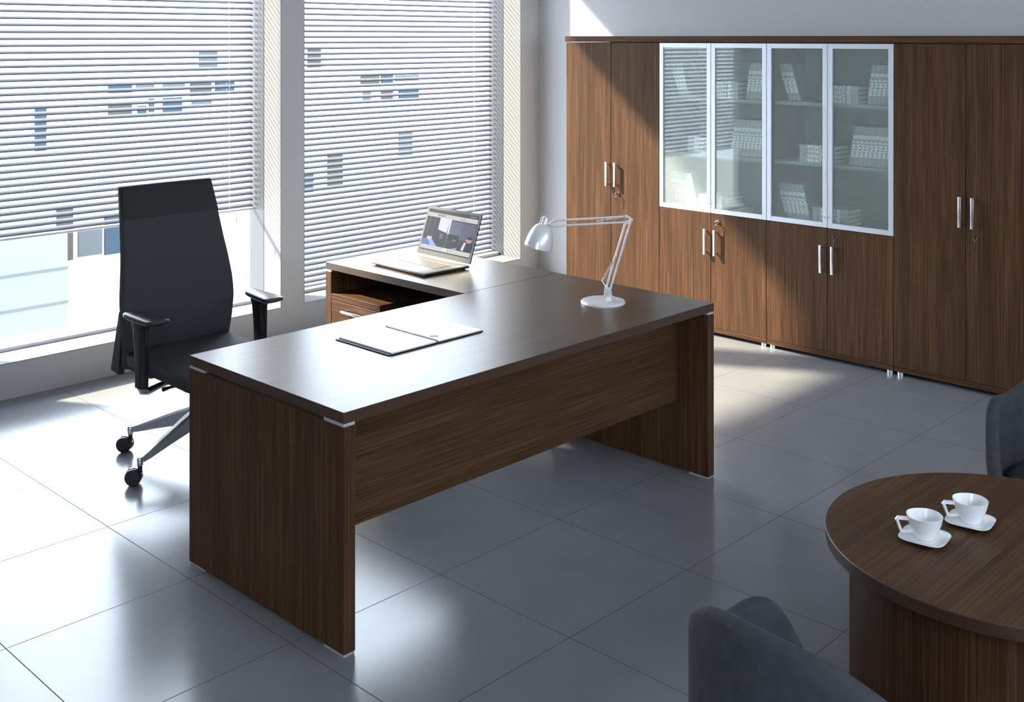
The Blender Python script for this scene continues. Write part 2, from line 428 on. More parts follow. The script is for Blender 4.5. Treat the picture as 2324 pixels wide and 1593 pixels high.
# text x (reading direction) runs up the spine, text normal looks out of the spine
LM = Matrix(((0, 0, -1, -.0026), (0, 1, 0, 0), (1, 0, 0, BH / 2), (0, 0, 0, 1)))
BX = XD + .085
def book(M, label, group):
    o = bpy.data.objects.new('book', BOOK); C.objects.link(o); o.matrix_world = M; tag(o, label, 'book', group)
    t = bpy.data.objects.new('spine_lettering', LETT); C.objects.link(t); t.parent = o; t.matrix_local = LM
ORD = ['first', 'second', 'third', 'fourth', 'fifth', 'sixth', 'seventh', 'eighth', 'ninth', 'tenth']
NUM = {3: 'three', 5: 'five', 6: 'six', 9: 'nine'}
def lean_row(ystart, n, ang, zshelf, where, group):
    """ang > 0 leans the tops towards the windows (+y); ystart is the foot of the outermost book"""
    sg = 1 if ang > 0 else -1; a = R(abs(ang)); step = (BT + .0012) / math.cos(a)
    for i in range(n):
        y = ystart - sg * i * step
        M = Matrix.Translation((BX, y, zshelf)) @ Matrix.Rotation(-sg * a, 4, 'X')
        low = min((M @ Vector((0, c, 0))).z for c in (-BT / 2, BT / 2))
        M = Matrix.Translation((0, 0, zshelf - low + .0004)) @ M
        k = i if sg > 0 else n - 1 - i
        book(M, f'{ORD[k]} from left of {NUM[n]} leaning books, {where}', group)
def flat_stack(ymid, n, zshelf, where, group):
    names = ['bottom', 'second lowest', 'second highest', 'topmost']
    for i in range(n):
        M = Matrix.Translation((BX - .02, ymid + BH / 2 + random.uniform(-.004, .004), zshelf + BT / 2 + i * (BT + .0006) + .0005)) @ Matrix.Rotation(R(90), 4, 'X')
        book(M, f'{names[i]} book of the flat stack, {where}', group)
for off, cab in ((.0, 'right-hand glass cabinet'), (.815, 'left-hand glass cabinet')):
    lean_row(.805 + off, 3, 17, 1.505, f'top shelf, {cab}', f'books leaning left on the top shelf, {cab}')
    flat_stack(.470 + off, 4, 1.505, f'top shelf, {cab}', f'flat book stack on the top shelf, {cab}')
    lean_row(.186 + off, 5, -9, 1.505, f'top shelf, {cab}', f'books leaning right on the top shelf, {cab}')
    flat_stack(.618 + off, 4, 1.145, f'middle shelf, {cab}', f'flat book stack on the middle shelf, {cab}')
    lean_row(.186 + off, 9, -9, 1.145, f'middle shelf, {cab}', f'books leaning on the middle shelf, {cab}')
    lean_row(.820 + off, 6, 15, .777, f'bottom shelf, {cab}', f'books leaning on the bottom shelf, {cab}')
    flat_stack(.535 + off, 4, .777, f'bottom shelf, {cab}', f'flat book stack on the bottom shelf, {cab}')

# ------------------------------------------------------------------ executive desk
DL, DW, PT = 1.992, .905, .045
desk = thing('executive_desk', 'large dark walnut executive desk with panel ends in the middle of the room', 'desk', (DL / 2, DW / 2, 0))
s = desk.location
def top_board(lo, hi):
    b = BM(); box(b, lo, hi, .0012, 1)
    b.normal_update()
    for f in b.faces: f.material_index = 0 if abs(f.normal.z) > .9 else 1
    return b
obj('desktop', top_board((0, 0, .7145), (DL, DW, .75)), [WTOP, EDGE], desk, 30, s)
for x0 in (0, DL - PT):
    obj('end_panel', bx((x0, 0, .0085), (x0 + PT, DW, .7045), .0012, 1), WZ, desk, 30, s)
obj('modesty_panel', bx((PT, .165, .304), (DL - PT, .185, .70), .001, 1), WX, desk, 30, s)
for x0 in (0, DL - PT):
    for y0 in (.0015, DW - .1025):
        obj('spacer', bx((x0 + .001, y0, .7045), (x0 + PT - .001, y0 + .101, .7145)), SPACER, desk, None, s)
        obj('foot_strip', bx((x0 + .002, y0 + .001, 0), (x0 + PT - .002, y0 + .1, .0085)), SPACER, desk, None, s)

ret = thing('desk_return', 'walnut side return of the desk with the laptop on it', 'side desk', (1.68, 1.42, 0))
s = ret.location; X0, Y0, Y1 = 1.370, .9075, 1.934
b = top_board((X0, Y0, .7145), (DL, Y1, .75))
obj('return_top', b, [WTOP, EDGE], ret, 30, s)
obj('end_panel', bx((X0, Y1 - PT, .0085), (DL - .02, Y1, .7045), .0012, 1), WZ, ret, 30, s)
obj('back_panel', bx((DL - .045, Y0 + .01, .20), (DL - .025, Y1 - PT, .7045), .001, 1), WY, ret, 30, s)  # unseen panel added to keep the space under the return dark
for x0 in (X0 + .001, DL - .12):
    obj('spacer', bx((x0, Y1 - PT + .001, .7045), (x0 + .1, Y1 - .001, .7145)), SPACER, ret, None, s)
    obj('foot_strip', bx((x0, Y1 - PT + .002, 0), (x0 + .1, Y1 - .002, .0085)), SPACER, ret, None, s)

ped = thing('drawer_pedestal', 'walnut drawer pedestal with a bar handle under the desk return', 'drawer unit', (1.65, 1.69, 0))
s = ped.location
b = BM(); box(b, (X0 + .022, 1.502, .03), (1.93, 1.886, .566)); obj('body', b, WZ, ped, None, s)
obj('pedestal_top', bx((X0, 1.500, .5665), (1.932, 1.888, .596), .001, 1), WY, ped, 30, s)
for z0, z1 in ((.392, .563), (.216, .389), (.04, .213)):
    d = obj('drawer', bx((X0, 1.502, z0), (X0 + .02, 1.886, z1), .001, 1), WY, ped, 30, s)
    b = BM(); zc = z1 - .036
    box(b, (X0 - .034, 1.605, zc - .006), (X0 - .022, 1.772, zc + .006), .002)
    for y in (1.62, 1.757): tube(b, [(X0 - .024, y, zc), (X0, y, zc)], .005, 10)
    obj('handle', b, ALU, d, 40, s)
for x in (1.41, 1.90):
    for y in (1.53, 1.86): obj('castor', lathe(BM(), [(.015, 0), (.015, .03)], 16, (x, y, 0)), BLACKPL, ped, 40, s)

# ------------------------------------------------------------------ laptop
lap = thing('laptop', 'open silver laptop with an office picture on its screen, on the desk return', 'laptop', (1.478, 1.500, .75), R(-3.0))
# local frame: +x away from the user, +y to the user's left
hw = .211; depth = .288
b = BM(); box(b, (0, -hw, .0045), (depth, hw, .0165), .004, 2)
b.normal_update()
for f in b.faces: f.material_index = 1 if f.normal.y < -.6 or f.normal.z < -.3 else 0
obj('base', b, [LAPSIL, LAPEDGE], lap, 40)
b = BM()
for x in (.02, depth - .02):
    for y in (-.18, .18): box(b, (x - .008, y - .012, 0), (x + .008, y + .012, .0045))
obj('rubber_feet', b, BLACKPL, lap)
b = BM(); kx0, kx1, ky = .118, .222, .150
box(b, (kx0, -ky, .0165), (kx1, ky, .0168), mi=1)
rows, cols = 6, 15
for r in range(rows):
    for c in range(cols):
        if r == 0 and 4 < c < 9: continue
        px = (kx1 - kx0) / rows; py = 2 * ky / cols
        x = kx0 + px * r; y = -ky + py * c
        box(b, (x + .0017, y + .0017, .0168), (x + px - .0017, y + py - .0017, .0184))
box(b, (kx0 + .0017, -ky + 5 * 2 * ky / cols + .0017, .0168), (kx0 + .0156, -ky + 9 * 2 * ky / cols - .0017, .0184))
obj('keyboard', b, [LAPSIL, KEYGAP], lap)
obj('touchpad', bx((.022, -.055, .0165), (.098, .055, .0170)), LAPSIL, lap)
obj('speaker_grille', bx((.236, -.17, .0165), (.266, .17, .0169)), mat('speaker_grille_grey', (.10, .095, .085), .5), lap)
# lid: hinge at the rear edge, tilted back
tilt = R(19); LH = .252
def lidpt(u, v, off=0.0):      # u 0..1 left to right for the user, v 0..1 from the top, off = towards the user
    h = .012 + LH * (1 - v); y = hw - 2 * hw * u
    return Vector((depth - .004 + h * math.sin(tilt) - off * math.cos(tilt), y, .012 + h * math.cos(tilt) + off * math.sin(tilt)))
b = BM()
rad = .03; ring = []
for (cu, cv, a0) in ((rad, .045, 180), (1 - rad, .045, 270), (1 - .008, .985, 0), (.008, .985, 90)):
    for k in range(5):
        t = R(a0 + k * 22.5); ru, rv = (rad, .045) if cv < .5 else (.008, .012)
        ring.append((cu + ru * math.cos(t), cv + rv * math.sin(t)))
loft(b, [[lidpt(u, v, -.007) for u, v in ring], [lidpt(u, v, 0) for u, v in ring]])
for f in b.faces: f.material_index = 0
lid = obj('lid', b, [mat('laptop_lid_bezel', (.060, .056, .047), .35, .25)], lap, 30)
scr_cols = {}
def scol(rgb, e=1.0):
    k = (rgb, e)
    if k not in scr_cols:
        lin = tuple(((c / 255 + .055) / 1.055) ** 2.4 if c > 10 else c / 255 / 12.92 for c in rgb)
        scr_cols[k] = mat('screen_colour', (.006, .006, .006), .3, spec=.12, emit=lin, estr=e)
    return scr_cols[k]
smats = []; b = BM()
U0, U1, V0, V1 = .035, .965, .055, .90
def spoly(pts, rgb, lift):
    m = scol(rgb)
    if m not in smats: smats.append(m)
    f = b.faces.new([b.verts.new(lidpt(U0 + (U1 - U0) * u, V0 + (V1 - V0) * v, .0006 + lift * .00006)) for u, v in pts])
    f.material_index = smats.index(m)
def srect(u0, v0, u1, v1, rgb, lift): spoly([(u0, v0), (u1, v0), (u1, v1), (u0, v1)], rgb, lift)
def sell(u, v, ru, rv, rgb, lift): spoly([(u + ru * math.cos(t * math.pi / 8), v + rv * math.sin(t * math.pi / 8)) for t in range(16)], rgb, lift)
srect(0, 0, 1, 1, (70, 74, 88), 0)
srect(0, 0, 1, .085, (78, 74, 72), 1)
srect(0, .085, 1, .185, (205, 204, 204), 1)
srect(.20, .105, .36, .155, (150, 150, 155), 2); srect(.42, .12, .55, .17, (222, 190, 180), 2); srect(.66, .12, .78, .165, (175, 180, 190), 2)
for k in range(4): srect(.84 + .035 * k, .03, .862 + .035 * k, .055, (140, 140, 145), 2)
srect(0, .185, .27, .86, (56, 60, 64), 2); srect(.04, .185, .09, .6, (74, 78, 92), 3); srect(.16, .185, .2, .7, (66, 72, 70), 3)
spoly([(.27, .185), (.47, .185), (.455, .52), (.27, .47)], (226, 226, 242), 3)
srect(.47, .185, .50, .55, (240, 240, 250), 3)
srect(.50, .215, 1, .62, (108, 112, 132), 2); srect(.72, .215, 1, .62, (100, 102, 126), 3)
spoly([(.27, .47), (.47, .53), (.47, .86), (.27, .86)], (52, 56, 66), 3); srect(.47, .53, .72, .9, (50, 55, 60), 3)
srect(.33, .55, .40, .68, (104, 108, 122), 4); srect(.50, .53, .60, .66, (38, 42, 46), 4); srect(.60, .64, .67, .68, (120, 118, 100), 4)
srect(.48, .5, .487, .86, (150, 155, 165), 4)
spoly([(0, .74), (.2, .72), (.36, .9), (0, .9)], (92, 120, 190), 4); spoly([(.12, .74), (.2, .73), (.33, .9), (.2, .9)], (150, 180, 240), 5)
srect(.09, .665, .19, .745, (206, 206, 218), 5)
spoly([(.52, .91), (.7, .82), (.82, .91)], (150, 150, 190), 4)
spoly([(.70, .90), (.76, .72), (.86, .64), (1, .66), (1, .92), (.72, .92)], (50, 55, 72), 5)
spoly([(.835, .66), (.875, .66), (.845, .86), (.80, .84)], (222, 222, 230), 6)
sell(.915, .60, .055, .062, (196, 150, 122), 6); sell(.92, .545, .055, .032, (56, 44, 42), 7)
srect(0, .875, 1, .975, (206, 205, 204), 7)
srect(.46, .89, .62, .94, (222, 226, 240), 8); srect(.55, .905, .585, .93, (96, 108, 150), 9); srect(.605, .905, .64, .93, (110, 140, 180), 9)
srect(0, .975, 1, 1, (60, 58, 56), 8)
obj('display', b, smats, lid)

# ------------------------------------------------------------------ notebook
nb = thing('spiral_notebook', 'open spiral notebook with blank white pages lying on the desk', 'notebook', (.73, .534, .75))
def nbx(lo, hi, bev=0): return bx(lo, hi, bev, 1)
for sx in (-1, 1):
    lo, hi = sorted((sx * .004, sx * .2385))
    obj('cover', nbx((lo, -.157, .0005), (hi, .157, .0035), .0006), COVER, nb)
    lo, hi = sorted((sx * .005, sx * (.222 if sx < 0 else .2285)))
    obj('pages', nbx((lo, -.1545, .0036), (hi, .1545, .0085)), PAPER, nb)
b = BM()
for k in range(46):
    y = -.148 + k * .296 / 45
    ring = [(.0065 * math.cos(t * math.pi / 6), y, .0068 + .0062 * math.sin(t * math.pi / 6)) for t in range(13)]
    tube(b, ring, .0005, 4, False)
obj('spiral_binding', b, DARKMETAL, nb)
b = BM()
for cx, cy in ((.030, -.090), (.042, -.100)):
    for k in range(5):
        t = k * 2 * math.pi / 5
        lathe(b, [(.0042, .0086), (.0042, .0087)], 8, (cx + .006 * math.cos(t), cy + .006 * math.sin(t), 0))
for cx, cy in ((.190, -.118), (.203, -.124)): lathe(b, [(.003, .0086), (.003, .0087)], 8, (cx, cy, 0))
obj('printed_mark', b, INK, nb)

# ------------------------------------------------------------------ desk lamp
lamp = thing('desk_lamp', 'silver balanced-arm desk lamp standing on the far end of the desk', 'lamp', (1.662, .346, .75), R(-45.97))
# local +x points to the right in the photograph, arms move in the local xz plane
obj('base', lathe(BM(), [(.096, 0), (.0965, .005), (.093, .0105), (.088, .012)], 64), SILVER, lamp, 35)
b = BM(); lathe(b, [(.0115, .012), (.0085, .030), (.0085, .036)], 20, (.027, 0, 0))
box(b, (.006, -.011, .034), (.036, -.007, .052)); box(b, (.006, .007, .034), (.036, .011, .052))
prism(b, [(.004, -.011, .030), (.040, -.011, .030), (.030, -.011, .062), (.008, -.011, .075)], (0, .004, 0))
prism(b, [(.004, .007, .030), (.040, .007, .030), (.030, .007, .062), (.008, .007, .075)], (0, .004, 0))
obj('pivot_bracket', b, SILVER, lamp, 40)
rr = .0048
for p0, p1 in (((.0127, 0, .062), (.096, 0, .345)), ((.0305, 0, .055), (.1215, 0, .359))):
    obj('lower_arm_rod', tube(BM(), [p0, p1], rr, 12), SILVER, lamp, 50)
for p0, p1 in (((-.213, 0, .3555), (.1005, 0, .3725)), ((-.209, 0, .3315), (.104, 0, .3485))):
    obj('upper_arm_rod', tube(BM(), [p0, p1], rr, 12), SILVER, lamp, 50)
b = BM()
for y in (-.008, .006): prism(b, [(.092, y, .340), (.101, y, .338), (.127, y, .357), (.127, y, .363), (.104, y, .379), (.096, y, .376), (.114, y, .360)], (0, .002, 0))
for p in ((.1005, .3725), (.104, .3485), (.1215, .360)): tube(b, [(p[0], -.010, p[1]), (p[0], .010, p[1])], .005, 10)
obj('elbow_joint', b, SILVER, lamp, 40)
def coil(p0, p1, r, turns, wire):
    p0, p1 = Vector(p0), Vector(p1); u, v = frame_of(p1 - p0); n = turns * 8
    return tube(BM(), [p0.lerp(p1, k / n) + (u * math.cos(k * math.pi / 4) + v * math.sin(k * math.pi / 4)) * r for k in range(n + 1)], wire, 4)
SPR = mat('spring_steel', (.62, .60, .60), .3, 1.0)
for y in (-.012, .012):
    obj('spring', coil((-.004, y, .094), (.058, y, .206), .0030, 24, .0011), SPR, lamp, 60)
    obj('spring', coil((-.02, y, .352), (.092, y, .370), .0026, 22, .0010), SPR, lamp, 60)
b = BM(); tube(b, [(-.004, -.012, .094), (.014, -.012, .066)], .0022, 8); tube(b, [(-.004, .012, .094), (.014, .012, .066)], .0022, 8)
tube(b, [(-.004, -.012, .094), (-.004, .012, .094)], .0020, 8); tube(b, [(.058, -.012, .206), (.058, .012, .206)], .0020, 8)
tube(b, [(-.02, -.012, .352), (-.02, .012, .352)], .0018, 8); tube(b, [(.092, -.012, .370), (.092, .012, .370)], .0018, 8)
obj('spring_bracket', b, SILVER, lamp, 50)
b = BM()
tube(b, [(-.213, 0, .3555), (-.234, 0, .343)], .005, 10); tube(b, [(-.209, 0, .3315), (-.234, 0, .343)], .005, 10)
tube(b, [(-.234, 0, .343), (-.246, 0, .340)], .0055, 10)
obj('head_joint', b, SILVER, lamp, 50)
ax = Vector((.255, 0, .967)).normalized(); o0 = Vector((-.281, 0, .240))
prof = [(.0615, 0), (.0605, .012), (.058, .030), (.053, .052), (.0455, .073), (.036, .089), (.0245, .099), (.0150, .104)]
inner = [(r - .0018, h) for r, h in prof[::-1]]; inner[0] = (.0132, .1025)
b = lathe(BM(), prof + inner, 48, o0, ax, cap_bottom=False, cap_top=False)
b.verts.ensure_lookup_table()
n = 48; first = list(b.verts)[:n]; last = list(b.verts)[-n:]
for k in range(n): b.faces.new((first[k], first[(k + 1) % n], last[(k + 1) % n], last[k]))
shade = obj('shade', b, SILVER, lamp, 45)
b = lathe(BM(), [(.0150, .100), (.0138, .103), (.0132, .130), (.0110, .134), (.0035, .135), (.003, .142)], 28, o0, ax)
neck = obj('lamp_neck', b, SILVER, lamp, 40)
obj('light_bulb', lathe(BM(), [(.004, .030), (.016, .036), (.022, .050), (.018, .068), (.011, .084), (.011, .101)], 24, o0, ax), mat('frosted_bulb', (.85, .85, .82), .3), shade, 50)
b = BM(); pA = o0 + ax * .107; side = Vector((-.967, 0, .255))
tube(b, [pA + side * .020 - ax * .008, pA + side * .018 + ax * .022, pA + side * .004 + ax * .030], .0022, 8)
tube(b, [pA - side * .013, (-.246, 0, .340)], .0045, 8)
obj('shade_bracket', b, SILVER, neck, 50)

# ------------------------------------------------------------------ high-back office chair
ch = thing('office_chair', 'black high-back swivel chair with armrests behind the desk, in front of the window', 'office chair', (.575, 1.79, 0))
def rrect(cx, cy, hx, hy, r, z, n=5):
    pts = []
    for qx, qy, a0 in ((1, 1, 0), (-1, 1, 90), (-1, -1, 180), (1, -1, 270)):
        for k in range(n):
            t = R(a0 + 90 * k / (n - 1)); pts.append((cx + qx * (hx - r) + r * math.cos(t), cy + qy * (hy - r) + r * math.sin(t), z))
    return pts
# seat cushion, front edge rolling down
def seat_ring(inset, z):
    ring = rrect(0, -.065, .268 - inset, .287 - inset, .055, z)
    return [(x, y, zz - max(0, (-y - .22)) ** 2 * 1.2) for x, y, zz in ring]
b = BM(); loft(b, [seat_ring(.022, .421), seat_ring(.004, .430), seat_ring(0, .445), seat_ring(0, .468), seat_ring(.006, .481), seat_ring(.020, .488)])
obj('seat', b, BLACKFAB, ch, 60)
obj('seat_shell', loft(BM(), [seat_ring(.05, .405), seat_ring(.035, .420)]), BLACKPL, ch, 40)
# backrest: lofted slab following the lumbar curve
def interp(tab, z):
    for (z0, v0), (z1, v1) in zip(tab, tab[1:]):
        if z <= z1:
            t = max(0, (z - z0) / (z1 - z0)); t = t * t * (3 - 2 * t) if False else t
            return v0 + (v1 - v0) * t
    return tab[-1][1]
HWT = [(.40, .262), (.47, .266), (.56, .275), (.64, .283), (.70, .285), (.76, .281), (.84, .271), (.94, .258), (1.06, .246), (1.213, .231)]
YFT = [(.40, .205), (.47, .196), (.56, .184), (.66, .180), (.76, .190), (.86, .207), (.96, .232), (1.06, .258), (1.14, .281), (1.213, .304)]
def back_ring(z, grow=0.0, thick=.040):
    h = interp(HWT, z) + grow; y = interp(YFT, z) - grow; pts = []
    n = 10
    for k in range(n + 1):                       # front face, gently dished
        u = -1 + 2 * k / n; pts.append((u * (h - .006), y + .012 * (abs(u) ** 2.5) * 0 - .010 * (abs(u) ** 3) + .010, z))
    pts += [(h, y + .008, z), (h, y + thick - .006, z)]
    for k in range(n + 1):
        u = 1 - 2 * k / n; pts.append((u * (h - .006), y + thick + grow - .010 * (abs(u) ** 3) + .008, z))
    pts += [(-h, y + thick - .006, z), (-h, y + .008, z)]
    return pts
SEAM = 1.066
zs = [.41 + k * (SEAM - .41) / 26 for k in range(27)]
obj('backrest', loft(BM(), [back_ring(z) for z in zs]), BLACKFAB, ch, 50)
zs = [SEAM + .001 + k * (1.205 - SEAM) / 8 for k in range(9)]
rings = [back_ring(z, .0025) for z in zs]
last = back_ring(1.205, .0025); cyy = sum(p[1] for p in last) / len(last)
rings += [[(x * .995, cyy + (y - cyy) * .8, 1.211) for x, y, z in last], [(x * .98, cyy + (y - cyy) * .4, 1.2145) for x, y, z in last]]
obj('headrest', loft(BM(), rings), HEADFAB, ch, 50)
for sx in (-1, 1):
    b = BM(); x0, x1 = sorted((sx * .238, sx * .266))
    prism(b, [(x0, .225, .66), (x0, .258, .66), (x0, .335, .385), (x0, .262, .375)], (x1 - x0, 0, 0))
    obj('back_bracket', b, BLACKPL, ch, 30)
    prism(b := BM(), [(sx * .2 - .02, .05, .392), (sx * .2 - .02, .30, .392), (sx * .2 - .02, .30, .418), (sx * .2 - .02, .05, .418)], (.04, 0, 0))
    obj('back_link', b, BLACKPL, ch, 30)
def arm_ring(cx, cy, hx, hy, z, sx):
    """pad outline: broad rounded front (-y), narrowing and turning slightly outwards towards the rear"""
    ring = rrect(0, 0, hx, hy, min(hx, hy) * .75, z, 7); out = []
    for x, y, zz in ring:
        u = (y + hy) / (2 * hy); wid = 1.0 - .38 * u ** 1.6
        out.append((cx + x * wid - sx * .020 * (u - .4), cy + y, zz + .006 * (2 * u - 1) ** 2))
    return out
for sx in (-1, 1):
    ax_ = sx * .296; cy = -.035
    b = loft(BM(), [arm_ring(ax_, cy, .040, .112, .667, -sx), arm_ring(ax_, cy, .053, .130, .676, -sx), arm_ring(ax_, cy, .055, .133, .682, -sx),
                    arm_ring(ax_, cy, .053, .131, .688, -sx), arm_ring(ax_, cy, .045, .122, .6925, -sx), arm_ring(ax_, cy, .02, .06, .695, -sx)])
    pad = obj('armrest_pad', b, ARMPAD, ch, 55)
    b = BM(); rings = []
    for z, hx, hy, y in ((.385, .019, .033, -.015), (.45, .019, .033, -.015), (.56, .020, .036, -.012), (.64, .022, .040, -.008), (.668, .026, .050, -.010)):
        rings.append(rrect(sx * .300, y, hx, hy, .012, z))
    post = obj('armrest_post', loft(b, rings), BLACKPL, ch, 50)
    obj('height_button', loft(BM(), [[(sx * .300 + dx * .006, -.012 - .0465 - e, .610 + dz) for dx, dz in ((-1, -.028), (1, -.028), (1.4, 0), (1, .028), (-1, .028), (-1.4, 0))] for e in (-.012, .0)]), BLACKPL, post, 40)
    b = BM(); tube(b, [(sx * .300, -.015, .388), (sx * .296, -.015, .372), (sx * .27, -.012, .362), (sx * .20, 0, .372), (sx * .08, .01, .388)], [.020, .020, .017, .014, .014], 12)
    obj('arm_bracket', b, CHROME, ch, 50)
b = BM(); box(b, (-.10, -.13, .352), (.10, .14, .404), .014, 3); obj('tilt_mechanism', b, BLACKPL, ch, 40)
b = BM(); tube(b, [(-.09, -.06, .372), (-.2, -.075, .376), (-.235, -.08, .376)], [.006, .006, .010], 10); obj('tilt_lever', b, BLACKPL, ch, 50)
obj('gas_column', lathe(BM(), [(.030, .15), (.030, .285), (.0235, .29), (.0235, .36)], 28), BLACKPL, ch, 40)
obj('base_hub', lathe(BM(), [(.034, .145), (.046, .158), (.050, .205), (.042, .238), (.030, .244)], 32), CHROME, ch, 45)
BASEALU = mat('cast_aluminium_base', (.52, .53, .56), .28, .6)
for k in range(5):
    t = R(122 + 72 * k); d = Vector((math.cos(t), math.sin(t), 0)); pr = Vector((-d.y, d.x, 0)); up = Vector((0, 0, 1))
    rings = []
    for r, w, zt, zb in ((.035, .026, .236, .158), (.12, .024, .206, .142), (.22, .019, .165, .120), (.31, .0145, .127, .098), (.345, .0135, .115, .093)):
        c = d * r
        rings.append([c + pr * w + up * zb, c + pr * w * .92 + up * (zt - .010), c + pr * w * .45 + up * zt, c - pr * w * .45 + up * zt, c - pr * w * .92 + up * (zt - .010), c - pr * w + up * zb])
    obj('base_leg', loft(BM(), rings), BASEALU, ch, 35)
    p = d * .355
    b = lathe(BM(), [(.0125, .080), (.0135, .084), (.0135, .108), (.0095, .1155)], 18, p)
    sw = R(122 + 72 * k + (70 if k % 2 else -60)) if k not in (0, 1) else R(128 if k == 0 else 140)
    tr = Vector((math.cos(sw), math.sin(sw), 0)); wc = p + tr * .026 + up * .0345; axl = Vector((-tr.y, tr.x, 0))
    cas = obj('castor', b, CHROME, ch, 45)
    b = BM(); tube(b, [p + up * .082, p + up * .05], .0095, 12)
    for sgn in (-1, 1):
        lathe(b, [(.030, 0), (.0345, .003), (.0345, .017), (.031, .0215), (.012, .0225)], 36, wc + axl * (.004 * sgn), axl * sgn)
    obj('castor_wheel', b, BLACKPL, cas, 40)
    hood = []
    for e in (-.0225, .0225):
        hood.append(e)
    b = BM(); rg = []
    for q in range(11):
        tt = R(15 + 15 * q); rad = tr * math.cos(tt) + up * math.sin(tt)
        rg.append([wc + rad * .0355 + axl * .0035, wc + rad * .0375 + axl * .0035, wc + rad * .0375 - axl * .0035, wc + rad * .0355 - axl * .0035])
    loft(b, rg); obj('castor_hood', b, CHROME, cas, 40)

# ------------------------------------------------------------------ round table with cups
TC, TZ = (1.044, -1.601), .52
tbl = thing('round_coffee_table', 'round walnut coffee table on a drum base in the right foreground', 'table', (*TC, 0))
b = lathe(BM(), [(.486, TZ - .035), (.489, TZ - .033), (.49, TZ - .002), (.488, TZ)], 160)
b.normal_update()
for f in b.faces: f.material_index = 0 if abs(f.normal.z) > .8 else 1
obj('tabletop', b, [WX, EDGE], tbl, 30)
obj('drum_base', lathe(BM(), [(.424, .012), (.424, TZ - .0352)], 128), DRUM, tbl, 30)
obj('plinth', lathe(BM(), [(.40, 0), (.40, .012)], 96), BLACKPL, tbl, 30)

def squircle(r, p, z, n=40, rot=0):
    pts = []
    for k in range(n):
        t = 2 * math.pi * k / n; c, s_ = math.cos(t), math.sin(t)
        q = (abs(c) ** p + abs(s_) ** p) ** (-1 / p) * r
        pts.append((q * math.cos(t + rot), q * math.sin(t + rot), z))
    return pts
def saucer_bm():
    out = [(.030, 0), (.034, .0035), (.050, .006), (.061, .0105), (.0625, .0125)]
    inn = [(.0615, .0132), (.050, .0095), (.036, .0065), (.024, .0062)]
    b = BM(); loft(b, [squircle(r, 4.2, z) for r, z in out + inn]); return b
def cup_bm():
    out = [(.0245, 0), (.0265, .002), (.0275, .006), (.0355, .022), (.0430, .042), (.0465, .058), (.0475, .062)]
    inn = [(.0460, .0625), (.0440, .056), (.0400, .040), (.0320, .020), (.0230, .007), (.010, .006)]
    b = BM(); loft(b, [squircle(r, 2.22, z) for r, z in out + inn]); return b
def handle_loop():
    b = BM(); path = [(.040, .052), (.072, .0545), (.0765, .051), (.0655, .021), (.060, .0185), (.034, .0205)]
    hw_ = .0074; t = .0042; rings = []
    for i, (x, z) in enumerate(path):
        x0, z0 = path[max(0, i - 1)]; x1, z1 = path[min(len(path) - 1, i + 1)]
        d = Vector((x1 - x0, 0, z1 - z0)).normalized(); nrm = Vector((-d.z, 0, d.x))
        c = Vector((x, 0, z)); y = Vector((0, hw_, 0))
        rings.append([c + nrm * t + y * .7, c + nrm * t * .6 + y, c - nrm * t * .6 + y, c - nrm * t + y * .7, c - nrm * t - y * .7, c - nrm * t * .6 - y, c + nrm * t * .6 - y, c + nrm * t - y * .7])
    loft(b, rings); return b
sa0 = obj('saucer', saucer_bm(), PORC, None, 50)
cu0 = thing('coffee_cup', '', 'cup'); obj('cup_body', cup_bm(), PORC, cu0, 60); obj('handle', handle_loop(), PORC, cu0, 40)
for i, (x, y, w) in enumerate(((.887, -1.428, 'near the edge'), (1.078, -1.476, 'near the middle'))):
    sa = sa0 if i == 0 else sa0.copy()
    if i: C.objects.link(sa)
    sa.location = (x, y, TZ); sa.rotation_euler = (0, 0, R(8))
    tag(sa, f'white square saucer on the round table, {w}', 'saucer', 'saucers on the round table')
    cu = cu0
    if i:
        cu = cu0.copy(); C.objects.link(cu)
        for chd in list(cu0.children):
            c2 = chd.copy(); C.objects.link(c2); c2.parent = cu
    cu.location = (x, y, TZ + .0066); cu.rotation_euler = (0, 0, R(133))
    tag(cu, f'empty white coffee cup on its saucer on the round table, {w}', 'cup', 'coffee cups on the round table')

